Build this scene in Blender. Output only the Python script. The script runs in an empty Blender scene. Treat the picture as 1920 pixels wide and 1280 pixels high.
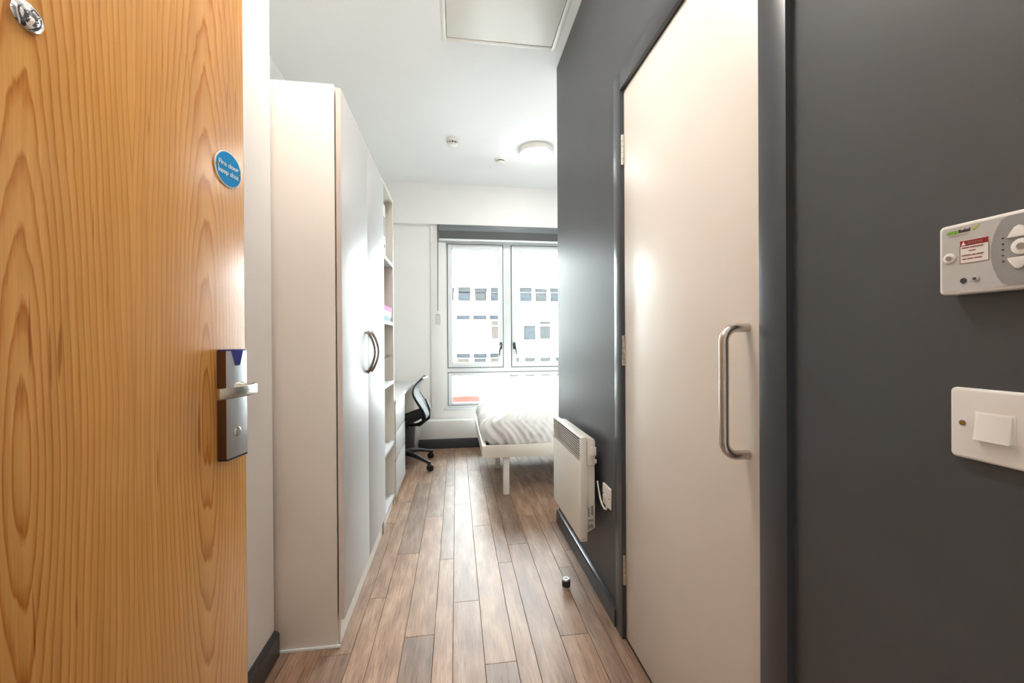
import bpy, bmesh, math, random
from mathutils import Matrix, Vector
random.seed(7)
R = math.radians
S = bpy.context.scene
COL = S.collection

# ------------------------------------------------------------------ camera
F = 760.0
yaw = math.atan(105 / F); pitch = -math.atan(2.6 / F); roll = 0.006
EYE = 1.114
fw = Vector((math.sin(yaw) * math.cos(pitch), math.cos(yaw) * math.cos(pitch), math.sin(pitch)))
rt = Vector((math.cos(yaw), -math.sin(yaw), 0)); up = rt.cross(fw)
rx = rt * math.cos(roll) - up * math.sin(roll); ux = rt * math.sin(roll) + up * math.cos(roll)
cam = bpy.data.cameras.new('camera'); cam_o = bpy.data.objects.new('camera', cam); COL.objects.link(cam_o)
cam.sensor_width = 36; cam.lens = F / 1920 * 36; cam.clip_start = 0.02; cam.clip_end = 300
mw = Matrix((rx, ux, -fw)).transposed().to_4x4(); mw.translation = (0, 0, EYE)
cam_o.matrix_world = mw
S.camera = cam_o

# ------------------------------------------------------------------ world, light, exposure
S.view_settings.view_transform = 'Standard'; S.view_settings.look = 'None'
S.view_settings.exposure = 1.66; S.view_settings.gamma = 1.0; S.view_settings.use_curve_mapping = False
SKY = 12.0
LAMP_ROOM = 14.0
LAMP_HALL = 17.5
LAMP_CORRIDOR = 26.0
w = bpy.data.worlds.new('overcast_sky'); S.world = w; w.use_nodes = True
bg = w.node_tree.nodes['Background']; bg.inputs[0].default_value = (0.90, 0.96, 1.0, 1); bg.inputs[1].default_value = SKY
def portal(loc, sx, sy):
    l = bpy.data.lights.new('window_portal', 'AREA'); l.shape = 'RECTANGLE'; l.size = sx; l.size_y = sy
    o = bpy.data.objects.new('window_portal', l); COL.objects.link(o); o.location = loc
    o.rotation_euler = (R(-90), 0, 0); l.cycles.is_portal = True
portal((0.56, 4.60, 1.29), 1.36, 1.84)

# ------------------------------------------------------------------ materials
MATS = {}
def lin(c):
    return tuple(((x / 255) / 12.92 if x / 255 <= .04045 else ((x / 255 + .055) / 1.055) ** 2.4) for x in c) + (1,)
class NT:
    def __init__(s, name):
        s.m = bpy.data.materials.new(name); s.m.use_nodes = True; s.t = s.m.node_tree
        s.b = s.t.nodes['Principled BSDF']; MATS[name] = s.m
    def n(s, typ, **kw):
        o = s.t.nodes.new(typ)
        for k, v in kw.items(): setattr(o, k, v)
        return o
    def l(s, a, b): s.t.links.new(a, b)
    def math(s, op, a, b=None, clamp=False):
        o = s.n('ShaderNodeMath', operation=op); o.use_clamp = clamp
        for i, x in enumerate((a, b)):
            if x is None: continue
            if isinstance(x, (int, float)): o.inputs[i].default_value = x
            else: s.l(x, o.inputs[i])
        return o.outputs[0]
    def ramp(s, fac, stops):
        o = s.n('ShaderNodeValToRGB'); e = o.color_ramp.elements
        while len(e) < len(stops): e.new(0.5)
        for el, (p, c) in zip(e, stops): el.position = p; el.color = c
        s.l(fac, o.inputs[0]); return o.outputs[0]
    def noise(s, vec, scale, detail=2, rough=.5):
        o = s.n('ShaderNodeTexNoise'); o.inputs['Scale'].default_value = scale
        o.inputs['Detail'].default_value = detail; o.inputs['Roughness'].default_value = rough
        s.l(vec, o.inputs['Vector']); return o.outputs['Fac']
    def bump(s, h, strength, dist=.001):
        o = s.n('ShaderNodeBump'); o.inputs['Strength'].default_value = strength; o.inputs['Distance'].default_value = dist
        s.l(h, o.inputs['Height']); s.l(o.outputs[0], s.b.inputs['Normal'])
def mat(name, col, rough=.5, metal=0., spec=.5, nscale=0, namt=.0, bump=0., bscale=200, coat=0., stretch=None):
    """paint/plastic/metal: base colour with faint procedural mottling and fine relief"""
    q = NT(name); b = q.b
    c = col if len(col) == 4 else lin(col)
    b.inputs['Base Color'].default_value = c; b.inputs['Roughness'].default_value = rough
    b.inputs['Metallic'].default_value = metal; b.inputs['Specular IOR Level'].default_value = spec
    b.inputs['Coat Weight'].default_value = coat
    tc = q.n('ShaderNodeTexCoord'); vec = tc.outputs['Object']
    if stretch:
        mp = q.n('ShaderNodeMapping'); mp.inputs['Scale'].default_value = stretch; q.l(vec, mp.inputs[0]); vec = mp.outputs[0]
    if namt:
        f = q.noise(vec, nscale or 6, 3)
        lo = tuple(x * (1 - namt) for x in c[:3]) + (1,); hi = tuple(min(1, x * (1 + namt)) for x in c[:3]) + (1,)
        q.l(q.ramp(f, [(.3, lo), (.7, hi)]), b.inputs['Base Color'])
    if bump: q.bump(q.noise(vec, bscale, 2), bump)
    return q.m

WALL = mat('white_wall_paint', (243, 242, 240), .6, nscale=3, namt=.012, bump=.05, bscale=350)
CEIL = mat('ceiling_paint', (248, 248, 248), .7, nscale=3, namt=.01, bump=.04, bscale=350)
DARK = mat('charcoal_wall_paint', (74, 75, 78), .46, nscale=5, namt=.05, bump=.09, bscale=420)
DTRIM = mat('charcoal_gloss_trim', (62, 64, 69), .30, nscale=5, namt=.04)
SKIRT = mat('charcoal_skirting_gloss', (52, 54, 60), .28, nscale=5, namt=.04)
CREAM = mat('cream_laminate', (233, 225, 215), .38, nscale=4, namt=.012)
CREAMEDGE = mat('cream_edge_banding', (214, 199, 188), .4, nscale=4, namt=.012)
LAMGREY = mat('satin_grey_white_laminate', (203, 203, 203), .42, spec=.35, nscale=4, namt=.012)
CARC = mat('furniture_board_white', (228, 222, 211), .42, nscale=4, namt=.012)
WPLAST = mat('white_plastic', (238, 234, 228), .32, nscale=8, namt=.01)
GPLAST = mat('grey_face_plastic', (196, 194, 192), .42, nscale=8, namt=.01)
WMETAL = mat('white_powder_coat', (228, 223, 214), .38, nscale=8, namt=.01)
UPVC = mat('white_window_frame', (232, 236, 238), .3, nscale=8, namt=.01)
GASK = mat('dark_rubber_gasket', (38, 40, 42), .6, nscale=20, namt=.05)
STEEL = mat('brushed_steel', (206, 200, 192), .27, 1.0, nscale=60, namt=.06, stretch=(1, 1, 12))
STEELH = mat('brushed_steel_plate', (200, 203, 208), .42, 1.0, nscale=160, namt=.07, stretch=(1, 1, .05))
BRONZE = mat('brown_anodised_side', (104, 74, 54), .35, .75, nscale=60, namt=.05)
CHROME = mat('polished_chrome', (226, 226, 228), .08, 1.0, nscale=60, namt=.02)
BRASS = mat('brass_screw', (190, 150, 80), .25, 1.0, nscale=60, namt=.03)
GUN = mat('gunmetal_handle', (84, 86, 90), .35, 1.0, nscale=60, namt=.04)
NICKEL = mat('dark_nickel', (150, 138, 128), .22, 1.0, nscale=60, namt=.04)
BLACKP = mat('black_plastic', (26, 28, 32), .4, nscale=20, namt=.08)
BLACKR = mat('black_rubber', (22, 22, 24), .65, nscale=20, namt=.08)
SEATF = mat('black_seat_fabric', (24, 25, 28), .8, nscale=300, namt=.2, bump=.3, bscale=900)
NAVY = mat('blue_violet_plastic', (46, 48, 128), .25, nscale=30, namt=.08)
SIGNB = mat('sign_blue', (14, 146, 214), .3, nscale=30, namt=.02)
SIGNW = mat('sign_white_print', (240, 242, 244), .4, nscale=30, namt=.01)
REDP = mat('label_red_print', (150, 28, 22), .5, nscale=90, namt=.05)
REDL = mat('label_line_print', (150, 92, 84), .6, nscale=90, namt=.05)
GREENP = mat('logo_green_print', (118, 188, 36), .5, nscale=90, namt=.05)
OLIVEP = mat('logo_pale_green_print', (190, 196, 104), .5, nscale=90, namt=.05)
INK = mat('dark_print_ink', (60, 58, 56), .6, nscale=90, namt=.05)
INKG = mat('grey_print_ink', (150, 146, 140), .6, nscale=90, namt=.05)
BLINDC = mat('blind_cassette_grey', (112, 117, 121), .4, nscale=30, namt=.03)
BLINDF = mat('blind_fabric_grey', (92, 93, 94), .85, nscale=500, namt=.12, bump=.2, bscale=1200)
LINEN = mat('white_cotton', (220, 217, 213), .85, nscale=8, namt=.012, bump=.12, bscale=600)
MATTR = mat('mattress_ticking', (226, 224, 220), .85, nscale=60, namt=.02)
PINK = mat('pink_book_cover', (222, 150, 194), .8, spec=.1, nscale=20, namt=.03)
PAPER = mat('white_book_cover', (236, 236, 234), .5, nscale=20, namt=.02)
PALEB = mat('pale_blue_book_cover', (170, 196, 206), .8, spec=.1, nscale=20, namt=.03)
TWIG = mat('dark_dried_plant', (58, 54, 50), .7, nscale=60, namt=.2)
POT = mat('grey_glazed_pot', (120, 120, 118), .4, nscale=20, namt=.05)
BINM = mat('dark_grey_bin', (84, 86, 90), .35, .3, nscale=10, namt=.05)
CARPET = mat('corridor_carpet', (96, 92, 88), .95, nscale=300, namt=.2)
SUBFL = mat('dark_floor_joint', (58, 46, 38), .8, nscale=30, namt=.1)
FACADE = mat('pale_concrete_facade', (214, 214, 212), .8, spec=.1, nscale=.5, namt=.02)
FWIN = mat('far_window_glass_grey', (38, 39, 39), .85, spec=.03, nscale=2.2, namt=.22)
FWINB = mat('far_window_glass_blue', (36, 39, 42), .85, spec=.03, nscale=2.2, namt=.25)
FBLIND = mat('far_window_blind_white', (222, 224, 222), .6, nscale=2, namt=.02)
FCURT = mat('far_window_curtain_beige', (50, 46, 42), .85, spec=.03, nscale=6, namt=.18, stretch=(4, 1, .2))
FFRAME = mat('far_window_dark_frame', (16, 17, 18), .85, spec=.03, nscale=2, namt=.05)
FGREEN = mat('pale_green_spandrel', (78, 98, 84), .85, spec=.03, nscale=2, namt=.04)
CANOPY = mat('red_canopy', (86, 38, 33), .85, spec=.03, nscale=2, namt=.08)
STREET = mat('grey_street', (150, 150, 148), .9, nscale=.3, namt=.08)

def lampmat(name, col, strength):
    q = NT(name); b = q.b
    b.inputs['Base Color'].default_value = (.8, .8, .8, 1)
    tc = q.n('ShaderNodeTexCoord'); f = q.noise(tc.outputs['Object'], 8)
    q.l(q.ramp(f, [(0, tuple(c * .98 for c in col) + (1,)), (1, col + (1,))]), b.inputs['Emission Color'])
    b.inputs['Emission Strength'].default_value = strength
    return q.m

def glassmat():
    q = NT('window_glass'); out = q.t.nodes['Material Output']; q.t.nodes.remove(q.b)
    tr = q.n('ShaderNodeBsdfTransparent'); tr.inputs[0].default_value = (.95, .975, .965, 1)
    gl = q.n('ShaderNodeBsdfGlossy'); gl.inputs['Roughness'].default_value = .02
    fr = q.n('ShaderNodeFresnel'); fr.inputs[0].default_value = 1.45
    mx = q.n('ShaderNodeMixShader'); q.l(fr.outputs[0], mx.inputs[0]); q.l(tr.outputs[0], mx.inputs[1]); q.l(gl.outputs[0], mx.inputs[2])
    q.l(mx.outputs[0], out.inputs[0]); return q.m
GLASS = glassmat()

def meshfab():
    q = NT('grey_mesh_fabric'); b = q.b; out = q.t.nodes['Material Output']
    b.inputs['Base Color'].default_value = lin((150, 158, 160)); b.inputs['Roughness'].default_value = .6
    tc = q.n('ShaderNodeTexCoord'); wv = q.n('ShaderNodeTexNoise'); wv.inputs['Scale'].default_value = 700
    q.l(tc.outputs['Object'], wv.inputs['Vector'])
    f = q.math('GREATER_THAN', wv.outputs['Fac'], .47)
    tr = q.n('ShaderNodeBsdfTransparent'); mx = q.n('ShaderNodeMixShader')
    q.l(f, mx.inputs[0]); q.l(tr.outputs[0], mx.inputs[1]); q.l(b.outputs[0], mx.inputs[2]); q.l(mx.outputs[0], out.inputs[0])
    return q.m
MESHF = meshfab()

def plankmat():
    q = NT('weathered_oak_plank'); b = q.b
    tc = q.n('ShaderNodeTexCoord'); oi = q.n('ShaderNodeObjectInfo')
    rnd = oi.outputs['Random']
    off = q.n('ShaderNodeCombineXYZ'); q.l(q.math('MULTIPLY', rnd, 37.), off.inputs[0]); q.l(q.math('MULTIPLY', rnd, 91.), off.inputs[1])
    ad = q.n('ShaderNodeVectorMath', operation='ADD'); q.l(tc.outputs['Object'], ad.inputs[0]); q.l(off.outputs[0], ad.inputs[1])
    def mapped(sc):
        m = q.n('ShaderNodeMapping'); m.inputs['Scale'].default_value = sc; q.l(ad.outputs[0], m.inputs[0]); return m.outputs[0]
    grain = q.noise(mapped((70, 3.0, 1)), 3.0, 6, .65)
    fine = q.noise(mapped((95, 3.2, 1)), 2.0, 5, .7)
    blot = q.noise(mapped((12, 2.2, 1)), 1.6, 4, .6)
    base = q.ramp(blot, [(.25, lin((130, 104, 86))), (.5, lin((163, 134, 113))), (.72, lin((188, 162, 141)))])
    tone = q.ramp(rnd, [(0, (.72, .72, .74, 1)), (.35, (.90, .88, .87, 1)), (.7, (1.03, 1.0, .96, 1)), (1, (1.22, 1.16, 1.08, 1))])
    m1 = q.n('ShaderNodeMix', data_type='RGBA', blend_type='MULTIPLY'); m1.inputs[0].default_value = 1
    q.l(base, m1.inputs[6]); q.l(tone, m1.inputs[7])
    g = q.ramp(grain, [(.30, (.55, .50, .46, 1)), (.45, (.90, .88, .86, 1)), (.62, (1.04, 1.04, 1.04, 1))])
    m2 = q.n('ShaderNodeMix', data_type='RGBA', blend_type='MULTIPLY'); m2.inputs[0].default_value = .85
    q.l(m1.outputs[2], m2.inputs[6]); q.l(g, m2.inputs[7])
    g2 = q.ramp(fine, [(.36, (.45, .39, .35, 1)), (.46, (.96, .95, .95, 1)), (.6, (1.02, 1.02, 1.02, 1))])
    m3 = q.n('ShaderNodeMix', data_type='RGBA', blend_type='MULTIPLY'); m3.inputs[0].default_value = .8
    q.l(m2.outputs[2], m3.inputs[6]); q.l(g2, m3.inputs[7])
    q.l(m3.outputs[2], b.inputs['Base Color'])
    q.l(q.math('ADD', q.math('MULTIPLY', grain, .22), .34), b.inputs['Roughness'])
    q.bump(grain, .18, .0008)
    return q.m
PLANK = plankmat()

def oakmat():
    """crown-cut oak veneer: growth rings cut by the veneer, centred on two leaves"""
    q = NT('oak_veneer'); b = q.b
    tc = q.n('ShaderNodeTexCoord'); sp = q.n('ShaderNodeSeparateXYZ'); q.l(tc.outputs['Object'], sp.inputs[0])
    mp = q.n('ShaderNodeMapping'); mp.inputs['Scale'].default_value = (5, 5, 1.1); q.l(tc.outputs['Object'], mp.inputs[0])
    nz = q.noise(mp.outputs[0], 1.5, 2, .5)
    mp1 = q.n('ShaderNodeMapping'); mp1.inputs['Scale'].default_value = (22, 1, 4.5); q.l(tc.outputs['Object'], mp1.inputs[0])
    nz1 = q.noise(mp1.outputs[0], 1.4, 3, .55)
    x, z = sp.outputs[0], sp.outputs[2]
    # veneer leaves mirror about each other
    xr = q.math('PINGPONG', q.math('ADD', x, .463 - .500 + 3.0 * .31), .155)   # distance from the nearest leaf centre
    dx = q.math('ADD', xr, q.math('MULTIPLY', q.math('SUBTRACT', nz, .5), .03))
    h = q.math('MULTIPLY', q.math('SUBTRACT', z, .95), .085)
    h = q.math('ADD', h, q.math('MULTIPLY', q.math('SUBTRACT', nz1, .5), .012))
    r = q.math('SQRT', q.math('ADD', q.math('MULTIPLY', dx, dx), q.math('MULTIPLY', h, h)))
    ph = q.math('MULTIPLY', q.math('ADD', r, q.math('MULTIPLY', q.math('SUBTRACT', nz1, .5), .0012)), 112.)
    ring = q.math('FRACT', ph)
    ringc = q.ramp(ring, [(0, (0, 0, 0, 1)), (.55, (.25, .25, .25, 1)), (.88, (1, 1, 1, 1)), (1, (0, 0, 0, 1))])
    mp2 = q.n('ShaderNodeMapping'); mp2.inputs['Scale'].default_value = (420, 40, 6); q.l(tc.outputs['Object'], mp2.inputs[0])
    pores = q.noise(mp2.outputs[0], 1.6, 3, .6)
    mix = q.math('ADD', q.math('MULTIPLY', ringc, q.math('SUBTRACT', .52, q.math('MULTIPLY', xr, 1.7))), q.math('MULTIPLY', pores, .46))
    mp3 = q.n('ShaderNodeMapping'); mp3.inputs['Scale'].default_value = (60, 9, 1.5); q.l(tc.outputs['Object'], mp3.inputs[0])
    streak = q.noise(mp3.outputs[0], 1.2, 4, .6)
    colr = q.ramp(mix, [(.10, lin((222, 168, 98))), (.40, lin((208, 148, 76))), (.64, lin((190, 124, 54))), (.92, lin((156, 88, 30)))])
    st = q.ramp(streak, [(.3, (.86, .82, .78, 1)), (.62, (1.04, 1.03, 1.02, 1))])
    m1 = q.n('ShaderNodeMix', data_type='RGBA', blend_type='MULTIPLY'); m1.inputs[0].default_value = .8
    q.l(colr, m1.inputs[6]); q.l(st, m1.inputs[7])
    mp4 = q.n('ShaderNodeMapping'); mp4.inputs['Scale'].default_value = (38, 1, 1.6); q.l(tc.outputs['Object'], mp4.inputs[0])
    knot = q.ramp(q.noise(mp4.outputs[0], 3.1, 1, .4), [(.70, (1, 1, 1, 1)), (.76, (.5, .34, .22, 1))])
    m2 = q.n('ShaderNodeMix', data_type='RGBA', blend_type='MULTIPLY'); m2.inputs[0].default_value = .8
    q.l(m1.outputs[2], m2.inputs[6]); q.l(knot, m2.inputs[7])
    q.l(m2.outputs[2], b.inputs['Base Color'])
    b.inputs['Roughness'].default_value = .27
    q.bump(pores, .06, .0005)
    return q.m
OAK = oakmat()

def grillemat():
    q = NT('grey_perforated_panel'); b = q.b
    tc = q.n('ShaderNodeTexCoord'); sp = q.n('ShaderNodeSeparateXYZ'); q.l(tc.outputs['Object'], sp.inputs[0])
    def cell(o, p): return q.math('ABSOLUTE', q.math('SUBTRACT', q.math('FRACT', q.math('MULTIPLY', o, 1 / p)), .5))
    a = cell(q.math('ADD', sp.outputs[1], sp.outputs[2]), .0026); c = cell(q.math('SUBTRACT', sp.outputs[1], sp.outputs[2]), .0026)
    d = q.math('ADD', q.math('MULTIPLY', a, a), q.math('MULTIPLY', c, c))
    f = q.math('LESS_THAN', d, .055)
    q.l(q.ramp(f, [(0, lin((158, 157, 156))), (1, lin((112, 111, 111)))]), b.inputs['Base Color'])
    b.inputs['Roughness'].default_value = .5
    return q.m
GRILLE = grillemat()

# ------------------------------------------------------------------ builders
WM = {}
class B:
    def __init__(s, M=None): s.bm = bmesh.new(); s.M = M or Matrix()
    def box(s, x0, x1, y0, y1, z0, z1, bev=0, seg=2):
        r = bmesh.ops.create_cube(s.bm, size=1)
        for v in r['verts']:
            v.co = Vector(((x0 + x1) / 2 + v.co.x * (x1 - x0), (y0 + y1) / 2 + v.co.y * (y1 - y0), (z0 + z1) / 2 + v.co.z * (z1 - z0)))
        if bev:
            es = {e for v in r['verts'] for e in v.link_edges}
            bmesh.ops.bevel(s.bm, geom=list(es), offset=bev, segments=seg, profile=.5, affect='EDGES')
        return s
    def prism(s, pts, axis, a, b, bev=0, seg=2):
        """polygon pts (2d) extruded along axis from a to b"""
        def P(p, t): return {'x': (t, p[0], p[1]), 'y': (p[0], t, p[1]), 'z': (p[0], p[1], t)}[axis]
        v0 = [s.bm.verts.new(P(p, a)) for p in pts]; v1 = [s.bm.verts.new(P(p, b)) for p in pts]
        fs = [s.bm.faces.new(v0), s.bm.faces.new(v1[::-1])]; n = len(pts)
        for i in range(n): fs.append(s.bm.faces.new((v0[i], v1[i], v1[(i + 1) % n], v0[(i + 1) % n])))
        bmesh.ops.recalc_face_normals(s.bm, faces=fs)
        if bev:
            es = {e for f in fs[:2] for e in f.edges}
            bmesh.ops.bevel(s.bm, geom=list(es), offset=bev, segments=seg, profile=.5, affect='EDGES')
        return s
    def tube(s, pts, r, seg=12, cap=True, flat=None):
        pts = [Vector(p) for p in pts]; n = len(pts)
        rs = r if isinstance(r, (list, tuple)) else [r] * n
        t0 = (pts[1] - pts[0]).normalized(); a = Vector((0, 0, 1)) if abs(t0.z) < .9 else Vector((1, 0, 0))
        nrm = (a - t0 * a.dot(t0)).normalized(); rings = []
        for i, p in enumerate(pts):
            t = (pts[min(i + 1, n - 1)] - pts[max(i - 1, 0)]).normalized()
            nrm = (nrm - t * nrm.dot(t)).normalized(); bi = t.cross(nrm)
            k = flat or (1, 1)
            rings.append([s.bm.verts.new(p + rs[i] * (k[0] * math.cos(2 * math.pi * j / seg) * nrm + k[1] * math.sin(2 * math.pi * j / seg) * bi)) for j in range(seg)])
        fs = []
        for i in range(n - 1):
            for j in range(seg):
                fs.append(s.bm.faces.new((rings[i][j], rings[i][(j + 1) % seg], rings[i + 1][(j + 1) % seg], rings[i + 1][j])))
        if cap: fs.append(s.bm.faces.new(rings[0][::-1])); fs.append(s.bm.faces.new(rings[-1]))
        return s
    def cyl(s, p0, p1, r, seg=24, bev=0):
        p0, p1 = Vector(p0), Vector(p1)
        if not bev: return s.tube([p0, p1], r, seg)
        d = (p1 - p0).normalized()
        return s.tube([p0, p0 + d * .0001, p1 - d * bev, p1], [r - bev * .0, r, r, r - bev], seg)
    def lathe(s, prof, c, seg=32, axis='z'):
        c = Vector(c); rings = []
        def P(rad, h, a):
            x, y = rad * math.cos(a), rad * math.sin(a)
            return c + {'z': Vector((x, y, h)), 'x': Vector((h, x, y)), 'y': Vector((x, h, y))}[axis]
        for rad, h in prof: rings.append([s.bm.verts.new(P(max(rad, 1e-5), h, 2 * math.pi * j / seg)) for j in range(seg)])
        fs = []
        for i in range(len(prof) - 1):
            for j in range(seg): fs.append(s.bm.faces.new((rings[i][j], rings[i][(j + 1) % seg], rings[i + 1][(j + 1) % seg], rings[i + 1][j])))
        fs.append(s.bm.faces.new(rings[0])); fs.append(s.bm.faces.new(rings[-1]))
        bmesh.ops.recalc_face_normals(s.bm, faces=fs); return s
    def ring(s, x0, x1, z0, z1, y0, y1, wl, wr=None, wb=None, wt=None, bev=0):
        """rectangular frame in the xz plane"""
        wr = wl if wr is None else wr; wb = wl if wb is None else wb; wt = wl if wt is None else wt
        s.box(x0, x0 + wl, y0, y1, z0, z1, bev); s.box(x1 - wr, x1, y0, y1, z0, z1, bev)
        s.box(x0 + wl, x1 - wr, y0, y1, z0, z0 + wb, bev); s.box(x0 + wl, x1 - wr, y0, y1, z1 - wt, z1, bev); return s
    def sheet(s, rows, thick=0):
        """grid of points -> surface, optionally thickened along normals"""
        vs = [[s.bm.verts.new(p) for p in r] for r in rows]; fs = []
        for i in range(len(vs) - 1):
            for j in range(len(vs[0]) - 1): fs.append(s.bm.faces.new((vs[i][j], vs[i][j + 1], vs[i + 1][j + 1], vs[i + 1][j])))
        bmesh.ops.recalc_face_normals(s.bm, faces=fs)
        if thick: bmesh.ops.solidify(s.bm, geom=fs, thickness=thick)
        return s
    def obj(s, name, m, parent=None, smooth=True, ang=35, kind=None, label=None):
        bm = s.bm
        xs = [v.co for v in bm.verts]
        lo = Vector([min(c[i] for c in xs) for i in range(3)]); hi = Vector([max(c[i] for c in xs) for i in range(3)])
        org = Vector(((lo.x + hi.x) / 2, (lo.y + hi.y) / 2, lo.z))
        bmesh.ops.translate(bm, verts=bm.verts, vec=-org)
        me = bpy.data.meshes.new(name)
        if smooth:
            for f in bm.faces: f.smooth = True
        bm.to_mesh(me); bm.free()
        if smooth: me.set_sharp_from_angle(angle=R(ang))
        me.materials.append(m)
        return place(name, me, s.M @ Matrix.Translation(org), parent, kind, label)
def place(name, data, M, parent=None, kind=None, label=None):
    o = bpy.data.objects.new(name, data); COL.objects.link(o); WM[o.name] = M
    if parent is not None:
        o.parent = parent; o.matrix_local = WM[parent.name].inverted() @ M
    else: o.matrix_world = M
    if kind: o['kind'] = kind
    if label: o['label'] = label
    return o
def tag(o, label, cat, group=None):
    o['label'] = label; o['category'] = cat
    if group: o['group'] = group
    return o
def thing(name, label, cat, loc=(0, 0, 0), rz=0, group=None):
    M = Matrix.Translation(loc) @ Matrix.Rotation(rz, 4, 'Z')
    o = place(name, None, M); o.empty_display_size = .1
    return tag(o, label, cat, group)
def structure(name, b, m, label, **kw):
    o = b.obj(name, m, None, kind='structure', **kw); o['label'] = label; return o
def struct_empty(name, label, loc, rz=0):
    M = Matrix.Translation(loc) @ Matrix.Rotation(rz, 4, 'Z')
    o = place(name, None, M, kind='structure'); o['label'] = label; o.empty_display_size = .1
    return o
def text(name, s, size, M, m, parent, extrude=.0004, align='CENTER', font_scale_x=1.0):
    """flat lettering turned into a mesh; M maps text plane (x right, y up) to world"""
    cu = bpy.data.curves.new(name, 'FONT'); cu.body = s; cu.size = size; cu.align_x = align; cu.align_y = 'CENTER'; cu.extrude = extrude
    cu.offset = size * .014
    t = bpy.data.objects.new('tmp', cu); COL.objects.link(t)
    dg = bpy.context.evaluated_depsgraph_get(); me = bpy.data.meshes.new_from_object(t.evaluated_get(dg)); me.name = name
    bpy.data.objects.remove(t); bpy.data.curves.remove(cu)
    me.materials.clear(); me.materials.append(m)
    return place(name, me, M, parent)

# ------------------------------------------------------------------ room numbers (metres; eye at x=0, y=0)
XL, XR, ZC = -0.645, 0.62, 2.773          # hall walls, ceiling
XB = -1.06                                # bedroom left wall
YP = 2.42                                 # end of the bathroom pod
XE = 2.30                                 # bedroom right wall
YF = 4.42                                 # window wall
YDW = 0.12                                # room side of the entrance wall

# ------------------------------------------------------------------ setting
fl = structure('floor', B().box(-1.2, 2.4, -.06, 4.6, -.06, -.004), SUBFL, 'weathered oak plank floor with narrow and wide boards')
# planks: two wide rows and one narrow row repeat; boards 1.046 m long
rows = []; x = -.018 - .29 * 4
k = 0
while x < XE:
    wd = (.11, .11, .07)[k % 3]; rows.append((x, x + wd)); x += wd; k += 1
joint = {(-.374): 1.817, (-.308): 2.17, (-.198): 1.56, (-.088): 2.09, (-.018): 1.739, .092: 1.39, .202: 2.015, .272: 2.187, .382: 1.483, .492: 1.932}
PM = {}
def plank(x0, x1, y0, y1):
    if y1 - y0 < .004 or x1 - x0 < .004: return
    key = (round(x1 - x0, 3), round(y1 - y0, 3)); g = .0007
    if key not in PM:
        o = B().box(-key[0] / 2 + g, key[0] / 2 - g, -key[1] / 2 + g, key[1] / 2 - g, -.005, 0, .0008, 1)
        bm = o.bm; me = bpy.data.meshes.new('plank'); bm.to_mesh(me); bm.free(); me.materials.append(PLANK); PM[key] = me
    place('plank', PM[key], Matrix.Translation(((x0 + x1) / 2, (y0 + y1) / 2, 0)), fl)
for (a, b2) in rows:
    j = None
    for q_, v in joint.items():
        if abs(q_ - a) < .03: j = v
    if j is None: j = 1.0 + random.random()
    ys = j - 1.046 * 3
    while ys < 4.25:
        y0, y1 = ys, ys + 1.046; ys += 1.046
        x0, x1 = max(a, XB), min(b2, XE)
        # bedroom portion / hall portion (boards are cut where the walls stand)
        def cut(x0, x1, y0, y1): plank(x0, x1, max(y0, -.05), min(y1, 4.25)) if min(y1, 4.25) > max(y0, -.05) else None
        if x1 <= x0: continue
        if x0 >= XR - .02: cut(x0, x1, max(y0, YP), y1) if y1 > YP else None
        elif x1 <= XL + .01: cut(x0, x1, max(y0, 1.545), y1) if y1 > 1.545 else None
        elif x1 > XR:
            if y0 < YP: cut(x0, XR, y0, min(y1, YP))
            if y1 > YP: cut(x0, x1, max(y0, YP), y1)
        elif x0 < XL:
            if y0 < 1.545: cut(XL, x1, y0, min(y1, 1.545))
            if y1 > 1.545: cut(x0, x1, max(y0, 1.545), y1)
        else: cut(x0, x1, y0, y1)

ceil = structure('ceiling', B().box(-1.3, 2.45, -.06, 4.75, ZC, ZC + .12), CEIL, 'plain white painted ceiling with an access hatch')
structure('wall_left', B().box(XB - .12, XL, YDW, 1.535, -.004, ZC), WALL, 'white painted wall behind the open oak door')
structure('wall_left_bedroom', B().box(XB - .12, XB, 1.535, 4.6, -.004, ZC), WALL, 'white wall behind the wardrobe and desk')
# charcoal wall with the bathroom door opening
DY0, DY1, DZ = .745, 1.43, 2.032
structure('wall_right', B().box(XR, XR + .1, YDW, DY0 - .03, -.004, ZC).box(XR, XR + .1, DY1 + .02, YP, -.004, ZC)
          .box(XR, XR + .1, DY0 - .03, DY1 + .02, DZ + .03, ZC), DARK, 'charcoal painted wall with the bathroom door')
structure('wall_pod_end', B().box(XR + .1, XE, YP - .1, YP, -.004, ZC), WALL, 'white wall at the end of the bathroom')
structure('wall_pod_lining', B().box(1.5, 1.58, .2, YP - .1, -.004, ZC), WALL, 'bathroom inner wall')
structure('wall_right_bedroom', B().box(XE, XE + .12, YP - .1, 4.6, -.004, ZC), WALL, 'white wall at the head of the bed')
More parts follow.
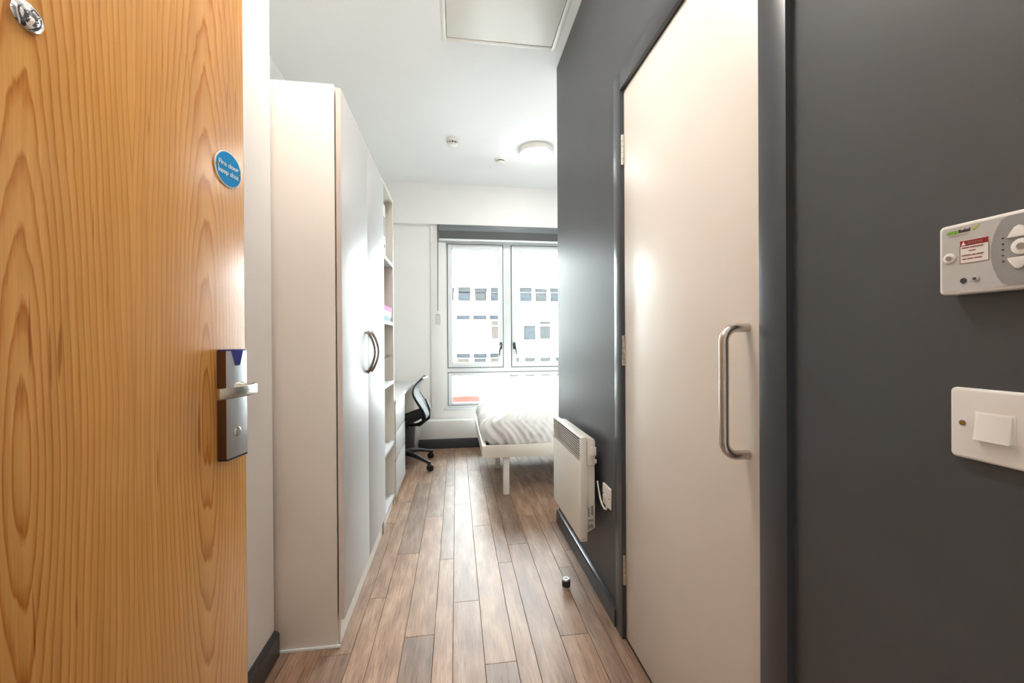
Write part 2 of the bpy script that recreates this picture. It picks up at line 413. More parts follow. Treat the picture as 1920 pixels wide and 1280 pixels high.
# window wall with opening
WX0, WX1, WZ0, WZ1 = -.105, 1.235, .385, 2.20
structure('wall_far', B().box(XB, WX0, YF, 4.62, -.004, ZC).box(WX1, XE, YF, 4.62, -.004, ZC)
          .box(WX0, WX1, YF, 4.62, -.004, WZ0).box(WX0, WX1, YF, 4.62, WZ1, ZC), WALL, 'white wall with the bedroom window')
structure('trim_1', B().box(XB, XE, YF - .055, YF, 2.347, ZC), WALL, 'white boxed beam above the window blind')
structure('trim_2', B().box(XB, XE, 4.25, YF, -.004, .282, .003), WALL, 'white boxed ledge below the window')
structure('trim_3', B().box(-.262, WX0, YF - .018, YF, .283, 2.166, .003).box(-.262, -.182, YF - .018, YF, 2.166, 2.346, .003).box(WX0, WX1, YF - .018, YF, .283, WZ0 - .023).box(WX1, XE, YF - .018, YF, .283, 2.166), WALL, 'white lining boards around the bedroom window')
# entrance wall around the door opening
structure('wall_entrance', B().box(-1.18, -.72, -.05, YDW, -.004, ZC).box(.28, .72, -.05, YDW, -.004, ZC).box(-.72, .28, -.05, YDW, 2.09, ZC),
          WALL, 'white wall around the entrance doorway')
# corridor outside the doorway
structure('floor_corridor', B().box(-2.2, 2.2, -1.6, -.06, -.06, 0), CARPET, 'grey carpeted corridor floor')
structure('ceiling_corridor', B().box(-2.2, 2.2, -1.6, -.06, 2.6, 2.7), CEIL, 'white corridor ceiling')
structure('wall_corridor_back', B().box(-2.2, 2.2, -1.7, -1.6, -.06, 2.7), WALL, 'white corridor wall opposite the doorway')
structure('wall_corridor_left', B().box(-2.3, -2.2, -1.7, -.05, -.06, 2.7), WALL, 'white corridor end wall')
structure('wall_corridor_right', B().box(2.2, 2.3, -1.7, -.05, -.06, 2.7), WALL, 'white corridor end wall')
structure('wall_corridor_front', B().box(-2.2, -1.18, -.17, -.05, -.06, 2.7).box(.72, 2.2, -.17, -.05, -.06, 2.7), WALL, 'white corridor wall beside the doorway')

def skirt(name, pts_fn, h, label):
    structure(name, pts_fn, SKIRT, label)
def skprof(xw, d, h):       # chamfered skirting profile standing on a wall at xw, thickness d towards -x
    return [(xw, 0.0), (xw - d, 0.0), (xw - d, h - .012), (xw - d + .003, h - .008), (xw - d + .004, h - .004), (xw - .004, h), (xw, h)]
structure('baseboard_right', B().prism(skprof(XR, .018, .076), 'y', 1.499, YP + .0), SKIRT, 'charcoal gloss skirting under the panel heater')
structure('baseboard_right_near', B().prism(skprof(XR, .018, .076), 'y', YDW, .654), SKIRT, 'charcoal gloss skirting under the light switch')
structure('baseboard_left', B().prism([(2 * XL - p[0], p[1]) for p in skprof(XL, .018, .09)], 'y', YDW, 1.535), SKIRT, 'charcoal gloss skirting behind the oak door')
structure('baseboard_far', B().prism([(4.25 - .016, 0), (4.25, 0), (4.25, .098), (4.25 - .012, .098), (4.25 - .016, .088)], 'x', -.385, XE), SKIRT, 'charcoal gloss skirting below the window ledge')

# bathroom door architrave (flat boards proud of the wall)
A0, A1 = .605, .605
arch = B()
arch.box(.605, XR + .1, DY1 + .002, DY1 + .066, 0, DZ + .072, .0015).box(.605, XR + .1, DY0 - .072, DY0 - .003, 0, DZ + .072, .0015)
arch.box(.605, XR + .1, DY0 - .003, DY1 + .002, DZ + .004, DZ + .072, .0015)
structure('trim_4', arch, DTRIM, 'charcoal door frame around the cream bathroom door')
door2 = struct_empty('door_2', 'flush cream bathroom door with steel pull handle in charcoal wall', (XR, DY1, 0))
B().box(XR, XR + .044, DY0, DY1, .006, DZ, .0015).obj('leaf', CREAM, door2)
for zc in (1.813, 1.073, .261):
    hb = B()
    for i in range(5):
        z0 = zc - .056 + i * .0224
        hb.cyl((XR - .006, DY1 + .001, z0 + .0006), (XR - .006, DY1 + .001, z0 + .0218), .0062, 14)
    hb.box(XR - .004, XR - .001, DY1 - .002, DY1 + .001, zc - .056, zc + .056)
    h = hb.obj('hinge', STEEL, door2)
    hb = B(); hb.box(XR - .0055, XR - .0005, DY1 - .010, DY1 - .001, zc - .055, zc + .055)
    hb.obj('hinge_leaf', STEEL, h)
# pull handle: bent steel bar
hy, hx, z0, z1, rr = .79, .5625, .866, 1.138, .03
pts = [(XR - .0008, hy, z1), (hx + rr, hy, z1)]
for i in range(1, 8): a = math.pi / 2 * i / 8; pts.append((hx + rr - rr * math.sin(a), hy, z1 - rr + rr * math.cos(a)))
pts += [(hx, hy, z1 - rr), (hx, hy, (z0 + z1) / 2), (hx, hy, z0 + rr)]
for i in range(1, 8): a = math.pi / 2 * i / 8; pts.append((hx + rr - rr * math.cos(a), hy, z0 + rr - rr * math.sin(a)))
pts += [(hx + rr, hy, z0), (XR - .0008, hy, z0)]
B().tube(pts, .0098, 20).obj('pull_handle', STEEL, door2, label='brushed steel D-shaped pull handle')

# ceiling access hatch
HX0, HX1, HY0, HY1 = -.04, .546, 1.64, 2.245
hb = B(); e = .028
for (a, b2, c, d) in ((HX0 - e, HX0 - .003, HY0 - e, HY1 + e), (HX1 + .003, HX1 + e, HY0 - e, HY1 + e), (HX0 - .003, HX1 + .003, HY0 - e, HY0 - .003), (HX0 - .003, HX1 + .003, HY1 + .003, HY1 + e)):
    hb.box(a, b2, c, d, ZC - .004, ZC, .001)
hf = hb.obj('hatch_frame', WMETAL, ceil)
B().box(HX0, HX1, HY0, HY1, ZC - .003, ZC, .001).obj('hatch_panel', WMETAL, hf)
B().box(HX0 - .0029, HX1 + .0029, HY0 - .0029, HY1 + .0029, ZC - .0008, ZC).obj('hatch_seal', INK, hf)

# ------------------------------------------------------------------ window
WY = 4.445
win = struct_empty('window_1', 'white framed window with two casements over a fixed pane', (.565, WY, WZ0))
fb = B(); fb.ring(WX0, WX1, WZ0, WZ1, WY, WY + .07, .014, .014, .022, .038, .003)
fb.box(WX0 + .014, WX1 - .014, WY, WY + .07, .768, .815, .003).box(.520, .606, WY, WY + .07, .815, WZ1 - .038, .003)
fb.obj('frame', UPVC, win)
def casement(x0, x1, hside):
    z0, z1 = .815, WZ1 - .038
    B().ring(x0, x1, z0, z1, WY - .0005, WY + .055, .0072).obj('gasket', GASK, win)
    c = B().ring(x0 + .007, x1 - .007, z0 + .007, z1 - .007, WY - .012, WY + .05, .046, .046, .05, .052, .004).obj('casement', UPVC, win)
    B().box(x0 + .053, x1 - .053, WY + .018, WY + .024, z0 + .057, z1 - .059).obj('pane', GLASS, c)
    B().ring(x0 + .053, x1 - .053, z0 + .057, z1 - .059, WY + .008, WY + .017, .004).obj('glazing_seal', INKG, c)
    hx_ = x1 - .03 if hside > 0 else x0 + .03
    # espagnolette handle: oval back plate and drooping lever
    hz = 1.045
    h_ = B().lathe([(0, -.022), (.012, -.022), (.016, -.018), (.016, -.012)], (hx_, WY, hz + .02), 16, 'y')
    h_.box(hx_ - .013, hx_ + .013, WY - .022, WY - .0125, hz - .03, hz + .045, .006)
    h_.tube([(hx_, WY - .018, hz + .02), (hx_, WY - .04, hz + .018), (hx_ - hside * .008, WY - .052, hz), (hx_ - hside * .02, WY - .056, hz - .05), (hx_ - hside * .026, WY - .054, hz - .10)], [.009, .009, .009, .008, .006], 10)
    h_.obj('handle', GUN, c, label='dark nickel window handle')
casement(-.091, .520, 1); casement(.606, 1.217, -1)
z0, z1 = .407, .768
B().ring(WX0 + .014, WX1 - .014, z0, z1, WY + .002, WY + .055, .006).obj('gasket', GASK, win)
lo = B().ring(WX0 + .020, WX1 - .020, z0 + .006, z1 - .006, WY - .004, WY + .05, .042, .042, .022, .034, .003).obj('fixed_light', UPVC, win)
B().box(WX0 + .062, WX1 - .062, WY + .018, WY + .024, z0 + .028, z1 - .040).obj('pane', GLASS, lo)
B().box(WX0 - .03, WX1 + .03, YF - .03, WY + .01, WZ0 - .022, WZ0 + .001, .004).obj('sill', UPVC, win)

# roller blind
BY = YF - .06
bl = thing('roller_blind', 'rolled up grey roller blind hanging above the bedroom window', 'blind', (.565, YF - .02, 2.168))
B().box(-.178, 1.31, BY + .005, YF - .001, 2.282, 2.346, .004).obj('cassette', BLINDC, bl)
B().cyl((-.17, YF - .025, 2.257), (1.30, YF - .025, 2.257), .022, 20).obj('fabric_roll', BLINDF, bl)
B().box(-.172, 1.302, BY + .006, BY + .010, 2.196, 2.281).obj('fabric', BLINDF, bl)
B().box(-.172, 1.302, BY, BY + .016, 2.176, 2.197, .004).obj('bottom_bar', UPVC, bl)
ch = B(); ch.tube([(-.186, BY, 2.33), (-.188, BY, 2.0), (-.190, BY, 1.425)], .0022, 8); ch.tube([(-.183, BY + .006, 2.33), (-.184, BY + .006, 2.0), (-.187, BY + .004, 1.425)], .0018, 8)
cord = ch.obj('pull_cord', INK, bl)
B().lathe([(.001, 1.394), (.006, 1.398), (.004, 1.408), (.007, 1.418), (.002, 1.428)], (-.189, BY, 0), 12).obj('cord_weight', WPLAST, cord)
tg = B().box(-.209, -.166, BY - .001, BY + .0005, 1.284, 1.392).obj('warning_tag', PAPER, bl, label='white printed safety tag')
tb = B().ring(-.209, -.166, 1.284, 1.392, BY - .0018, BY - .001, .003)
tb.box(-.199, -.177, BY - .0018, BY - .001, 1.377, 1.382)
for i in range(9): tb.box(-.2, -.176 - .004 * (i % 3 == 2), BY - .0018, BY - .001, 1.365 - i * .0085, 1.367 - i * .0085)
tb.obj('tag_print', INK, tg)

# ------------------------------------------------------------------ oak entrance door (stands open)
AD = R(10.9)
MD = Matrix.Translation((-.675, .14, 0)) @ Matrix.Rotation(R(90) - AD, 4, 'Z')     # x along the leaf, -y towards the hall
door1 = struct_empty('door_1', 'open oak veneer entrance door with steel key card lock', (-.675, .14, 0), R(90) - AD)
LW = .926
B(MD).box(0.0015, LW - .0015, 0, .044, .006, 2.05, .001).obj('leaf', OAK, door1)
lip = B(MD).box(LW - .0015, LW, .001, .043, .006, 2.05).obj('edge_lipping', OAK, door1)
B(MD).box(LW, LW + .0008, .012, .032, .70, .98).obj('latch_plate', STEEL, door1)
# lock case: tapered body, steel face plate, brown sides, blue-violet reader window
LS0, LS1, LZ0, LZ1, LT = .838, .901, .853, 1.097, .021
lk = B(MD).prism([(LS0, 0), (LS1 + .001, 0), (LS1 + .001, -LT + .002), (LS0 + .002, -LT + .002)], 'z', LZ0 + .004, LZ1 - .003, .0012).obj('lock_case', BRONZE, door1, label='brown sided key card lock case')
B(MD).box(LS0 + .001, LS1 + .001, -LT, -LT + .0019, LZ0 + .004, LZ1 - .003, .0008).obj('face_plate', STEELH, lk)
B(MD).box(LS0, LS1 + .001, -LT + .0005, -.0005, LZ1 - .003, LZ1, .0006).obj('top_cap', NAVY, lk)
B(MD).prism([(LS0, 0), (LS1 + .001, 0), (LS1 + .001, -LT), (LS0 + .002, -LT)], 'z', LZ0, LZ0 + .004).obj('bottom_cap', BLACKP, lk)
B(MD).prism([(.853, LZ1 - .003), (.889, LZ1 - .003), (.879, LZ1 - .036), (.865, LZ1 - .036)], 'y', -LT - .0008, -LT).obj('reader_window', NAVY, lk, label='blue-violet trapezoid card reader window')
bt = B(MD).lathe([(.0105, 0), (.0105, -.002), (.0085, -.003)], (.869, -LT, .912), 24, 'y').obj('button_ring', CHROME, lk)
B(MD).lathe([(.0082, 0), (.0082, -.0034), (.004, -.0038)], (.869, -LT, .912), 20, 'y').obj('button', INKG, bt)
lv = B(MD).lathe([(.012, 0), (.012, -.010), (.0095, -.014), (.0095, -.036)], (.872, -LT, 1.012), 20, 'y')
lever = lv.obj('lever_neck', STEEL, door1, label='brushed nickel lever handle')
pts = []; rs = []
prof = [(.8895, .0), (.884, .002), (.86, .003), (.83, .001), (.80, -.003), (.778, -.004), (.772, -.004)]
lb = B(MD)
front = [(.894, -.052), (.872, -.060), (.84, -.064), (.805, -.062), (.776, -.056)]; back = [(.778, -.047), (.805, -.053), (.84, -.054), (.872, -.050), (.892, -.044)]
lb.prism(front + back, 'z', .995, 1.019, .003, 2)
lb.obj('lever_grip', STEEL, lever)
# round fire door sign
SC = Vector((.875, 0, 1.504)); sr = .040
sg = B(MD).lathe([(sr, 0), (sr, -.0014), (sr - .0006, -.002)], SC, 48, 'y').obj('fire_sign', SIGNW, door1, label='round blue sign with white rim reading Fire door keep shut')
B(MD).lathe([(sr - .0025, 0), (sr - .0025, -.0023)], SC, 48, 'y').obj('sign_face', SIGNB, sg)
MT = MD @ Matrix.Translation((SC.x - .001, -.0026, 0)) @ Matrix.Rotation(R(90), 4, 'X')
text('sign_text', 'Fire door', .0155, MT @ Matrix.Translation((0, 1.504 + .0085, 0)), SIGNW, sg)
text('sign_text', 'keep shut', .0155, MT @ Matrix.Translation((0, 1.504 - .0095, 0)), SIGNW, sg)
for dx in (-.034, .034):
    B(MD).lathe([(.0035, 0), (.0035, -.0028), (.002, -.0036)], (SC.x + dx, 0, SC.z), 12, 'y').obj('screw', BRASS, sg)
# door viewer
vw = B(MD).lathe([(.019, 0), (.019, -.002), (.016, -.0055), (.0125, -.0065), (.0125, -.005)], (.51, 0, 1.56), 32, 'y').obj('door_viewer', CHROME, door1, label='small chrome door viewer')
B(MD).lathe([(.012, -.004), (.012, -.006), (.008, -.0085), (.003, -.0095)], (.51, 0, 1.56), 24, 'y').obj('viewer_cover', CHROME, vw)
for a in range(5):
    B(MD).lathe([(.0018, 0), (.0018, -.010), (.0010, -.0108)], (.51 + .0075 * math.cos(a * 1.257 + .4), 0, 1.56 + .0075 * math.sin(a * 1.257 + .4)), 8, 'y').obj('rivet', CHROME, vw)
for zc in (.25, 1.03, 1.80): B(MD).cyl((-.006, -.004, zc - .05), (-.006, -.004, zc + .05), .006, 12).obj('hinge', STEEL, door1)

# ------------------------------------------------------------------ wardrobe
WY0, WY1 = 1.547, 2.424
XF = -.41
wd = thing('wardrobe', 'tall cream wardrobe with two grey-white doors at the end of the hall', 'wardrobe', (-.73, (WY0 + WY1) / 2, 0))
B().box(XB + .005, -.434, WY0, WY0 + .018, 0, 2.046, .001).obj('side_panel', CREAM, wd)
B().box(XB + .005, -.434, WY1 - .018, WY1 - .001, 0, 2.046, .001).obj('side_panel', CREAM, wd)
B().box(XB + .005, -.431, WY0 + .018, WY1 - .018, 2.028, 2.046).obj('top_panel', CREAM, wd)
B().box(XB + .005, XB + .011, WY0 + .018, WY1 - .018, .09, 2.028).obj('back_panel', CREAM, wd)
B().box(XB + .011, -.445, WY0 + .018, WY1 - .018, .09, .108).obj('bottom_panel', CREAM, wd)
B().box(-.445, -.428, WY0 + .0181, WY1 - .0181, 0, .09).obj('plinth', CARC, wd)
B().box(-.650, -.423, WY0 - .006, WY0, 0, .011, .002).obj('sealant_bead', UPVC, wd)
ym = (WY0 + WY1) / 2
for (a, b2, hy_) in ((WY0 + .0005, ym - .0015, ym - .042), (ym + .0015, WY1 - .002, ym + .042)):
    d_ = B().box(XF - .018, XF, a, b2, .098, 2.033, .0008).obj('door', LAMGREY, wd)
    B().box(XF - .0182, XF - .0002, a - .0006, a - .0001, .099, 2.032).obj('edge_band', CREAMEDGE, d_)
    hp = []; hr = []
    for i in range(15):
        t = i / 14; hp.append((XF + .004 + .034 * math.sin(math.pi * t) ** .8, hy_, .968 + .19 * t)); hr.append(.0044 + .0024 * abs(2 * t - 1) ** 2)
    hb = B().tube(hp, hr, 12, flat=(1, .8))
    hb.cyl((XF + .0002, hy_, .972), (XF + .012, hy_, .976), .0062, 12).cyl((XF + .0002, hy_, 1.154), (XF + .012, hy_, 1.150), .0062, 12)
    hb.obj('bow_handle', NICKEL, d_, label='dark nickel bow handle')

# ------------------------------------------------------------------ tall open shelf unit
SY0, SY1, SXF = 2.427, 2.852, -.42
sh = thing('shelf_unit', 'tall narrow open white shelf unit between wardrobe and desk', 'shelf unit', (-.73, (SY0 + SY1) / 2, 0))
for (a, b2) in ((SY0, SY0 + .018), (SY1 - .018, SY1)): B().box(XB + .005, SXF, a, b2, 0, 2.065, .001).obj('side_panel', CARC, sh)
B().box(XB + .005, SXF, SY0 + .018, SY1 - .018, 2.047, 2.065, .001).obj('top_panel', CARC, sh)
B().box(XB + .005, XB + .011, SY0 + .018, SY1 - .018, .0, 2.047).obj('back_panel', CARC, sh)
SHZ = (.08, .438, .848, 1.238, 1.632)
for z in SHZ: B().box(XB + .011, SXF - .001, SY0 + .018, SY1 - .018, z - .022, z, .001).obj('shelf', LAMGREY, sh)
B().box(SXF - .03, SXF - .012, SY0 + .018, SY1 - .018, 0, .058).obj('plinth', CARC, sh)

# binders on the top shelf
for i in range(2):
    y0 = SY0 + .0185 + i * .079
    bn = thing('ring_binder', ('white ring binder standing against the shelf side on the top shelf', 'white ring binder standing second from the wardrobe on the top shelf')[i], 'binder', (-.56, y0 + .037, SHZ[4]), group='binders on the top shelf')
    b_ = B().box(-.70, -.695 + .265, y0, y0 + .0035, SHZ[4], SHZ[4] + .315).box(-.70, -.43, y0 + .0715, y0 + .075, SHZ[4], SHZ[4] + .315).box(-.4335, -.43, y0 + .0035, y0 + .0715, SHZ[4], SHZ[4] + .315)
    cv = b_.obj('cover', PAPER, bn)
    B().lathe([(.013, 0), (.013, .0015), (.009, .0015), (.009, .0)], (-.43, y0 + .0375, SHZ[4] + .06), 20, 'x').obj('finger_ring', BLACKP, bn)
    B().box(-.69, -.445, y0 + .006, y0 + .05, SHZ[4] + .004, SHZ[4] + .30).obj('pages', PAPER, bn)
    B().box(-.43, -.4294, y0 + .012, y0 + .063, SHZ[4] + .12, SHZ[4] + .24).obj('spine_label', INKG, bn)
# stacked books
zz = SHZ[3]
for (nm, m, h, x0, x1, y1) in (('pale blue book at the bottom of the pile on the shelf', PALEB, .030, -.66, -.428, 2.765), ('thick white book in the middle of the pile on the shelf', PAPER, .034, -.66, -.425, 2.785), ('bright pink book on top of the pile on the shelf', PINK, .030, -.65, -.423, 2.80)):
    bk = thing('book', nm, 'book', ((x0 + x1) / 2, (2.47 + y1) / 2, zz), group='books piled on the shelf')
    y0 = SY0 + .022
    c_ = B().box(x0, x1, y0, y1, zz, zz + .003).box(x0, x1, y0, y1, zz + h - .003, zz + h).box(x1 - .003, x1, y0, y1, zz + .003, zz + h - .003)
    c_.obj('cover', m, bk); B().box(x0 + .004, x1 - .003, y0 + .004, y1 - .004, zz + .003, zz + h - .003).obj('pages', PAPER, bk); zz += h
# dried plant in a pot
pz = SHZ[2]
pl = thing('dried_plant', 'small dark twiggy dried plant in a pot on the shelf', 'plant', (-.52, 2.535, pz))
B().lathe([(.03, 0), (.042, .08), (.045, .085), (.04, .085), (.036, .07), (0, .07)], (-.52, 2.535, pz), 24).obj('pot', POT, pl)
for i in range(16):
    a = random.uniform(0, 6.28); l_ = random.uniform(.07, .14); hgt = random.uniform(.06, .15)
    p0 = Vector((-.52, 2.535, pz + .07)); p1 = p0 + Vector((math.cos(a) * l_ * .35, math.sin(a) * l_ * .35, hgt * .7))
    tip = p0 + Vector((math.cos(a) * l_, math.sin(a) * l_, hgt))
    tip.y = min(max(tip.y, SY0 + .03), SY1 - .04); p1.y = max(p1.y, SY0 + .025)
    t_ = B().tube([p0, p1, tip], [.002, .0018, .001], 6)
    for q_ in range(2):
        c = p1.lerp(tip, .4 + .3 * q_); dv = Vector((random.uniform(-.02, .02), random.uniform(-.012, .012), random.uniform(.0, .02))); t_.tube([c, c + dv], [.0014, .0006], 5)
    t_.obj('twig', TWIG, pl)

# ------------------------------------------------------------------ desk run
DXF = -.41
dk = thing('desk', 'long white desk top on an end panel beside the shelf unit', 'desk', (-.73, 3.53, 0))
B().box(XB + .003, DXF, SY1 + .002, 4.225, .683, .708, .0015).obj('desk_top', LAMGREY, dk)
B().box(XB + .003, DXF - .012, 4.205, 4.223, 0, .683, .001).obj('end_panel', CARC, dk)
B().box(XB + .003, XB + .02, 3.37, 4.205, .28, .683).obj('modesty_panel', CARC, dk)
DRY0, DRY1 = SY1 + .004, 3.358
dr = thing('drawer_unit', 'white three drawer pedestal under the desk top', 'drawers', (-.73, (DRY0 + DRY1) / 2, 0))
B().box(XB + .02, DXF - .020, DRY0, DRY0 + .018, .04, .681).box(XB + .02, DXF - .020, DRY1 - .018, DRY1, .04, .681).box(XB + .02, DXF - .020, DRY0 + .018, DRY1 - .018, .04, .058).box(XB + .02, XB + .03, DRY0 + .018, DRY1 - .018, .058, .681).obj('body', CARC, dr)
for (a, b2) in ((.042, .286), (.296, .474), (.484, .679)):
    d_ = B().box(DXF - .0195, DXF - .002, DRY0 + .002, DRY1 - .002, a, b2, .001).obj('drawer', LAMGREY, dr)
    B().box(DXF - .017, DXF - .004, DRY0 + .004, DRY1 - .004, b2 + .0002, b2 + .006).obj('finger_pull', INKG, d_)
for (a, c) in ((DRY0 + .04, DXF - .06), (DRY1 - .04, DXF - .06), (DRY0 + .04, XB + .08), (DRY1 - .04, XB + .08)):
    B().cyl((c, a, 0), (c, a, .04), .014, 16).obj('foot', STEEL, dr)
# waste bin
wb = thing('waste_bin', 'round dark grey waste bin under the desk', 'bin', (-.495, 4.092, 0))
B().lathe([(.076, 0), (.094, .285), (.091, .285), (.073, .006), (0, .006)], (-.495, 4.092, 0), 40).obj('bin_body', BINM, wb)
B().lathe([(.0945, .278), (.098, .284), (.0945, .290), (.0915, .284)], (-.495, 4.092, 0), 40).obj('rim', BLACKP, wb)

# ------------------------------------------------------------------ desk chair (faces the desk, -x)
CX, CY = -.50, 3.715
ch = thing('desk_chair', 'black swivel desk chair with grey mesh back pushed up to the desk', 'chair', (CX, CY, 0))
B().lathe([(.034, .075), (.036, .10), (.03, .15), (.026, .155), (.026, .23), (.016, .235), (.016, .335)], (CX, CY, 0), 24).obj('gas_column', BLACKP, ch)
for i in range(5):
    a = R(-36 + 72 * i); r_ = .325
    d = Vector((math.cos(a), math.sin(a), 0)); c = Vector((CX, CY, 0))
    b_ = B().tube([c + d * .02 + Vector((0, 0, .118)), c + d * .10 + Vector((0, 0, .120)), c + d * .19 + Vector((0, 0, .107)), c + d * .26 + Vector((0, 0, .088)), c + d * (r_ + .012) + Vector((0, 0, .068))], [.030, .027, .023, .019, .016], 12, flat=(.75, 1))
    b_.cyl(c + d * r_ + Vector((0, 0, .055)), c + d * r_ + Vector((0, 0, .078)), .013, 12)
    lg = b_.obj('base_leg', BLACKP, ch)
    ta = a + R(70 + 25 * i); ax = Vector((-math.sin(ta), math.cos(ta), 0)); wc = c + d * r_ + Vector((math.cos(ta), math.sin(ta), 0)) * .012 + Vector((0, 0, .0255))
    cb = B()
    for s_ in (-1, 1):
        p0 = wc + ax * (s_ * .004); p1 = wc + ax * (s_ * .022)
        cb.tube([p0, p0.lerp(p1, .15), p0.lerp(p1, .75), p1], [.022, .0255, .0255, .019], 20)
    cb.tube([wc + Vector((0, 0, .0)) - ax * .004, wc + ax * .004], .018, 14)
    cb.box(wc.x - .014, wc.x + .014, wc.y - .014, wc.y + .014, .040, .0555, .005)
    cb.obj('caster', BLACKR, lg)
B().box(CX - .09, CX + .09, CY - .07, CY + .07, .335, .362, .008).obj('tilt_mechanism', BLACKP, ch)
# seat pan: upholstered, rolls up at the rear into the back frame
def seat_z(u): return .402 - .02 * math.cos(u * 3.1) + (.05 * max(0, u - .62) / .38 if u > .62 else 0) - (.03 * (1 - u / .15) ** 2 if u < .15 else 0)
top, bot = [], []
for i in range(17):
    u = i / 16; xx = CX - .25 + .47 * u; hw = .235 * (1 - .10 * abs(2 * u - 1) ** 4)
    rt_, rb_ = [], []
    for j in range(13):
        v = 2 * j / 12 - 1; e_ = (1 - abs(v) ** 6) * (1 - abs(2 * u - 1) ** 8)
        rt_.append((xx, CY + v * hw, seat_z(u) + .004 + .034 * e_ - .012 * (1 - abs(v)))); rb_.append((xx, CY + v * hw, seat_z(u) - .032 * e_ ** .5))
    top.append(rt_); bot.append(rb_)
sb = B(); sb.sheet(top); sb.sheet(bot); bmesh.ops.remove_doubles(sb.bm, verts=sb.bm.verts, dist=.0001)
bd = [e_ for e_ in sb.bm.edges if e_.is_boundary]
if bd: bmesh.ops.bridge_loops(sb.bm, edges=bd)
bmesh.ops.recalc_face_normals(sb.bm, faces=sb.bm.faces)
sb.obj('seat', SEATF, ch, ang=60)
# back: S-curved profile
BP = [(-.305, .392), (-.268, .420), (-.252, .458), (-.262, .505), (-.292, .560), (-.324, .612), (-.344, .655), (-.346, .690), (-.330, .730), (-.300, .765), (-.268, .790)]
def smooth_curve(P, n=5):
    out = []
    for i in range(len(P) - 1):
        p0, p1, p2, p3 = (Vector(P[max(i - 1, 0)]), Vector(P[i]), Vector(P[i + 1]), Vector(P[min(i + 2, len(P) - 1)]))
        for k_ in range(n):
            t = k_ / n; out.append(.5 * ((2 * p1) + (-p0 + p2) * t + (2 * p0 - 5 * p1 + 4 * p2 - p3) * t * t + (-p0 + 3 * p1 - 3 * p2 + p3) * t ** 3))
    out.append(Vector(P[-1])); return out
bp = smooth_curve(BP); nb = len(bp)
def bw(i): t = i / (nb - 1); return .155 + .055 * math.sin(math.pi * min(1, t * 1.15)) ** .8
rowsb = []
for i in range(nb):
    hw = bw(i); r_ = []
    for j in range(11):
        v = 2 * j / 10 - 1; r_.append((bp[i].x - .03 * (v * v) + .012, CY + v * hw, bp[i].y))
    rowsb.append(r_)
B().sheet(rowsb[8:], .0025).obj('back_mesh', MESHF, ch)
for s_ in (-1, 1):
    B().tube([(bp[i].x - .018, CY + s_ * bw(i), bp[i].y) for i in range(nb)], [.015 - .008 * (i / (nb - 1)) for i in range(nb)], 10, flat=(1.25, .8)).obj('back_frame', BLACKP, ch)
B().tube([(x_[0] - .002, x_[1], x_[2]) for x_ in rowsb[-1]], .007, 10).obj('back_top_rail', WPLAST, ch)
B().tube([(CX + .05, CY, .35), (CX + .18, CY, .365), (CX + .255, CY, .42), (CX + .262, CY, .50), (CX + .225, CY, .59)], [.02, .02, .018, .016, .012], 12, flat=(.7, 1.4)).obj('back_support', BLACKP, ch)

# ------------------------------------------------------------------ bed (head end to the right)
BX0, BY0, BY1 = .18, 2.862, 4.12
bed = thing('bed', 'cream framed bed on straight metal legs below the window', 'bed', (1.2, 3.49, 0))
B().box(BX0, 2.28, BY0, BY0 + .028, .280, .366, .002).obj('side_rail', CARC, bed)
B().box(BX0, 2.28, BY1 - .028, BY1, .280, .366, .002).obj('side_rail', CARC, bed)
B().box(BX0, BX0 + .028, BY0 + .0281, BY1 - .0281, .280, .366, .002).obj('foot_rail', CARC, bed)
B().box(BX0 + .03, 2.28, BY0 + .03, BY1 - .03, .29, .31).obj('base_board', CARC, bed)
B().box(2.255, 2.29, BY0, BY1, .366, .95, .004).obj('headboard', CARC, bed)
for xx in (.333, 2.12):
    for yy in (BY0 + .034, 3.5, BY1 - .075): B().box(xx, xx + .042, yy, yy + .042, 0, .29, .0015).obj('bed_leg', WMETAL, bed)
mt = B().box(BX0 + .09, 2.18, BY0 + .10, BY1 - .09, .312, .50, .04, 4).obj('mattress', MATTR); tag(mt, 'white mattress under the duvet on the cream bed', 'mattress')
